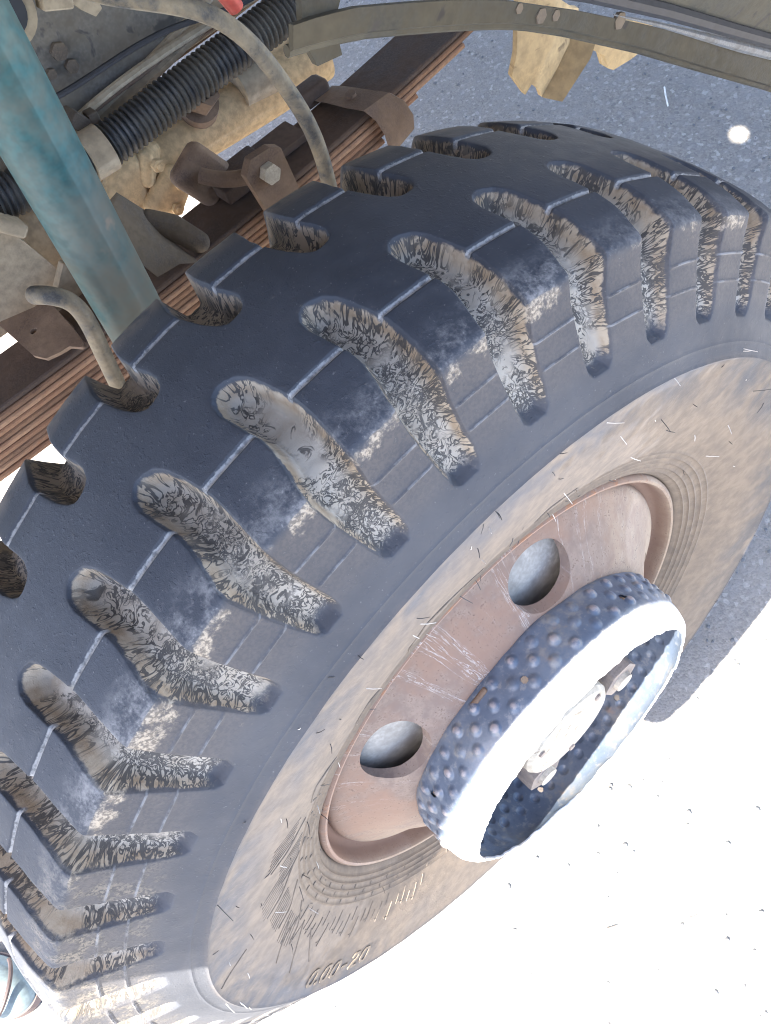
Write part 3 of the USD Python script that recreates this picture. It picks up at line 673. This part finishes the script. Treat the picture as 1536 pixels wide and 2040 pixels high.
obj('shaft_bolt', rel(trimesh.util.concatenate([hexnut(.019, .022, (.243, .563, .786), (.35, -.7, .6), dome=False), tube([(.243, .59, .76), (.243, .565, .783)], .024, 20)]), so), BROWN, shaft)
# corrugated hose
bel = thing('corrugated_hose', 'black corrugated hose running along the chassis rail', 'hose', (.18, .55, .82)); bo = (.18, .55, .82)
bx_ = spline([(-.16, .55, .90), (-.021, .55, .868), (.102, .55, .831), (.181, .55, .822), (.257, .55, .815), (.319, .55, .809), (.382, .55, .803), (.60, .55, .785)], 420)
bs = np.r_[0, np.cumsum(np.linalg.norm(np.diff(bx_, axis=0), axis=1))]
obj('hose_body', rel(tube(bx_, .0228 + .0018 * np.sin(bs * 2 * PI / .0072), 28), bo), BELLOW, bel, smooth=60)
i0 = np.argmin(np.abs(bx_[:, 0] - .096)); i1 = np.argmin(np.abs(bx_[:, 0] - .118))
obj('hose_collar', rel(tube(bx_[i0 - 4:i1], .0268, 28), bo), TANPALE, bel)

# ------------------------------------------------------------------ leaf spring
spg = thing('leaf_spring', 'rusty leaf spring pack clamped above the axle behind the tyre', 'leaf spring', (.15, .44, .70)); po_ = (.15, .44, .70)
def ztop(x): return .7585 - .118 * x + .105 * x * x
SY0, SY1 = .405, .482; TH = .0082
ends = [(-1.0, .66), (-1.0, .645), (-.95, .52), (-.9, .435), (-.8, .395), (-.75, .37), (-.6, .34), (-.55, .30), (-.5, .26), (-.45, .22)]
for k, (xa, xb) in enumerate(ends):
    xs_ = np.linspace(xa, xb, 40); zt = ztop(np.clip(xs_, -.5, .8)) + np.clip(xs_ - .8, 0, 9) * .05 - k * TH
    c = .0016; y0 = SY0 + rng.uniform(-.0015, .0015); sec = [(y0, -TH + .0011 + c), (y0, -c - .0002), (y0 + c, -.0002), (SY1 - c, -.0002), (SY1, -c - .0002), (SY1, -TH + .0011 + c), (SY1 - c, -TH + .0011), (y0 + c, -TH + .0011)]
    V_ = np.array([[(x, y, z + dz) for y, dz in sec] for x, z in zip(xs_, zt)]); n_, m_ = V_.shape[:2]; F_ = []
    for i in range(n_ - 1):
        for j in range(m_):
            j2 = (j + 1) % m_; F_ += [[i * m_ + j, i * m_ + j2, (i + 1) * m_ + j2], [i * m_ + j, (i + 1) * m_ + j2, (i + 1) * m_ + j]]
    for b_ in (0, (n_ - 1) * m_):
        for j in range(1, m_ - 1): F_.append([b_, b_ + j, b_ + j + 1])
    t_ = trimesh.Trimesh(V_.reshape(-1, 3), F_, process=False); trimesh.repair.fix_normals(t_)
    obj('leaf', rel(t_, po_), SPRING if k == 0 else LEAFEDGE[k % 3], spg, smooth=25)
# rebound clip round the leaves
zc_ = ztop(.375)
clip = obj('rebound_clip', rel(strip([[(.345, .484, zc_ + .004), (.378, .484, zc_)], [(.346, .46, zc_ + .010), (.380, .46, zc_ + .006)], [(.350, .425, zc_ + .012), (.388, .425, zc_ + .007)], [(.360, .400, zc_ + .008), (.400, .400, zc_ + .002)], [(.366, .392, zc_ - .008), (.408, .392, zc_ - .012)], [(.369, .390, zc_ - .03), (.412, .390, zc_ - .034)], [(.368, .392, zc_ - .058), (.408, .392, zc_ - .052)]], (-.004, -.001, .005)), po_), BROWN, spg, smooth=40)
obj('clip_rivet', rel(hexnut(.007, .004, (.365, .43, zc_ + .015), (0, 0, 1), dome=False), po_), BROWN, spg)
obj('clip_back', rel(box((.05, .03, .022), (.345, .492, zc_ + .012), R([0, 1, 0], 6), .006), po_), SPRING, spg)
# clamp block with bolt plate
zb = ztop(.215)
obj('clamp_pad', rel(trimesh.util.concatenate([box((.070, .05, .018), (.205, .455, zb + .014), R([0, 1, 0], 6), .003), box((.085, .045, .010), (.255, .460, zb + .006), R([0, 1, 0], 6), .002)]), po_), SPRING, spg)
obj('clamp_arm', rel(trimesh.util.concatenate([as_tm(m3.Manifold.batch_hull([m3.Manifold.sphere(.012, 14).translate(p) for p in ((.150, .475, zb + .05), (.180, .478, zb + .058), (.165, .47, zb + .01), (.195, .475, zb + .02))])), tube(spline([(.165, .455, zb + .048), (.180, .435, zb + .038), (.200, .415, zb + .034)], 12), .009, 14)]), po_), BROWN, spg, smooth=50)
cp = obj('clamp_plate', rel(plate_y([(.187, .745), (.186, .798), (.200, .810), (.226, .805), (.237, .796), (.234, .742), (.215, .70), (.19, .70)], .380, .011, .003), po_), BROWN, spg)
obj('clamp_bolt', rel(hexnut(.0115, .010, (.210, .379, .786), dome=False, turn=.4), po_), BOLT, cp)
# dusty bracket between shock absorber and clamp
obj('shock_bracket', rel(trimesh.util.concatenate([strip([[(.040, .40, .86), (.075, .43, .845), (.09, .44, .80)], [(.038, .39, .82), (.07, .41, .805), (.084, .42, .785)], [(.045, .385, .78), (.075, .395, .765), (.094, .40, .745)]], (.0, .008, .004)), as_tm(m3.Manifold.batch_hull([m3.Manifold.sphere(.012, 14).translate(p) for p in ((.084, .435, .802), (.100, .425, .785), (.110, .41, .757))]))]), po_), BRDARK, spg, smooth=45)
pp = Polygon([(-.107, .482), (-.064, .456), (-.057, .446), (-.060, .39), (-.063, .362), (-.071, .376), (-.083, .380), (-.096, .387), (-.103, .404)]).buffer(.003).difference(shapely.Point(-.088, .433).buffer(.004))
tp = trimesh.creation.extrude_polygon(pp, .004, engine='earcut'); tp.apply_translation((0, 0, .797))
obj('top_plate', rel(trimesh.util.concatenate([tp, box((.05, .04, .028), (-.080, .45, .783))]), po_), BROWN, spg, smooth=30)

# ------------------------------------------------------------------ shock absorber and brake hoses
shk = thing('shock_absorber', 'teal painted shock absorber tube streaked with dust', 'shock absorber', (.017, .33, .92)); sk = np.array((.017, .33, .92))
top, bot = np.array([.079, .33, 1.238]), np.array([-.0150, .331, .762])
dirv = (bot - top) / np.linalg.norm(bot - top); L = np.linalg.norm(bot - top)
s_ = np.array([0, .3, L - .010, L - .006, L - .002, L]); r_s = np.array([.0315, .0315, .0315, .0300, .026, .020])
obj('outer_tube', rel(tube(top + dirv * s_[:, None], r_s, 48), sk), TEAL, shk, smooth=40)
obj('lower_eye', rel(tube([bot + (0, -.02, -.02), bot + (0, .02, -.02)], .022, 24), sk), BROWN, shk)
h1 = thing('brake_hose', 'long dusty grey brake hose arching down over the spring', 'hose', (.2, .28, .95)); ho_ = (.2, .28, .95)
P1 = spline([(.115, .33, 1.085), (.172, .30, 1.026), (.199, .285, 1.000), (.2175, .28, .962), (.2275, .28, .919), (.2330, .28, .8775), (.2315, .28, .8315), (.2235, .28, .7895), (.21, .27, .73), (.19, .25, .66)], 60)
obj('hose_tube', rel(tube(P1, .0077, 18), ho_), HOSE, h1, smooth=60)
h2 = thing('short_hose', 'short bent pale hose with rounded end in front of the leaf stack', 'hose', (-.05, .3, .85)); h2o = (-.05, .3, .85)
P2_ = spline([(-.060, .312, .908), (-.054, .305, .906), (-.044, .30, .893), (-.042, .30, .870), (-.051, .30, .835), (-.061, .30, .802), (-.070, .30, .772), (-.08, .30, .735)], 50)
obj('hose_tube', rel(trimesh.util.concatenate([tube(P2_, .0083, 18), trimesh.creation.icosphere(2, .0083).apply_translation(P2_[0])]), h2o), HOSE, h2, smooth=60)

# ------------------------------------------------------------------ yellow bracket hanging in front
yb = thing('bumper_bracket', 'dented yellow tan sheet bracket hanging below the mudguard', 'bracket', (.6, .3, .65)); yo = (.6, .3, .65)
obj('bracket_plate', rel(strip([[(.530, .30, .80), (.570, .30, .765), (.612, .31, .715), (.64, .33, .69)], [(.505, .295, .738), (.545, .296, .718), (.585, .30, .690), (.617, .315, .664)], [(.496, .30, .714), (.530, .298, .695), (.565, .30, .676), (.585, .31, .662)], [(.512, .303, .676), (.524, .302, .682), (.532, .30, .668), (.538, .305, .652)]], (.0, .006, .002)), yo), YELLOW, yb, smooth=20)
obj('bracket_fold', rel(strip([[(.612, .305, .700), (.622, .28, .69)], [(.585, .300, .680), (.594, .275, .672)], [(.538, .302, .652), (.546, .28, .648)]], (.0, .004, .002)), yo), YELLOW, yb, smooth=20)
obj('bracket_tab', rel(strip([[(.64, .33, .67), (.69, .33, .64), (.77, .33, .58)], [(.646, .33, .633), (.683, .33, .612), (.750, .33, .556)], [(.668, .332, .609), (.675, .33, .600), (.722, .33, .560)], [(.673, .333, .586), (.682, .333, .575), (.691, .333, .566)]], (.0, .006, .002)), yo), YELLOW, yb, smooth=20)
# a pale slipper at the picture's edge, beside the tyre
sl = thing('slipper', 'pale blue slipper with pinkish brown edge on the road at lower left beside the tyre', 'slipper', (-.955, .365, .0))
def sole(sc, z0, z1):
    q = np.linspace(0, 2 * PI, 60); x = .115 * np.cos(q); w = .045 * np.sin(q) * (1 + .18 * np.cos(q))
    p = Polygon(np.c_[x, w]).buffer(sc); m = trimesh.creation.extrude_polygon(p, z1 - z0, engine='earcut'); m.apply_translation((0, 0, z0)); m.apply_transform(R([0, 0, 1], -51)); return m
obj('sole', sole(.004, .004, .020), plain('pink_sole', (.085, .060, .055), .7), sl)
up = trimesh.creation.icosphere(4); v = up.vertices.copy()
v = np.c_[v[:, 0] * .116, v[:, 1] * .046 * (1 + .18 * v[:, 0]), np.maximum(v[:, 2], -.05) * (.046 + .012 * v[:, 0])]
up.vertices = v; up.apply_transform(R([0, 0, 1], -51)); up.apply_translation((0, 0, .021))
obj('upper', up, plain('pale_blue_foam', (.115, .145, .150), .7), sl, smooth=60)
tr_ = R([0, 0, 1], -51)[:3, :3]
obj('trim', tube(np.array([tr_ @ np.array([.06 + .035 * math.cos(a), .047 * math.sin(a), .044 + .02 * math.cos(a)]) for a in np.linspace(-1.4, 1.4, 16)]), .0035, 8), plain('brown_trim', (.05, .033, .03), .6), sl)
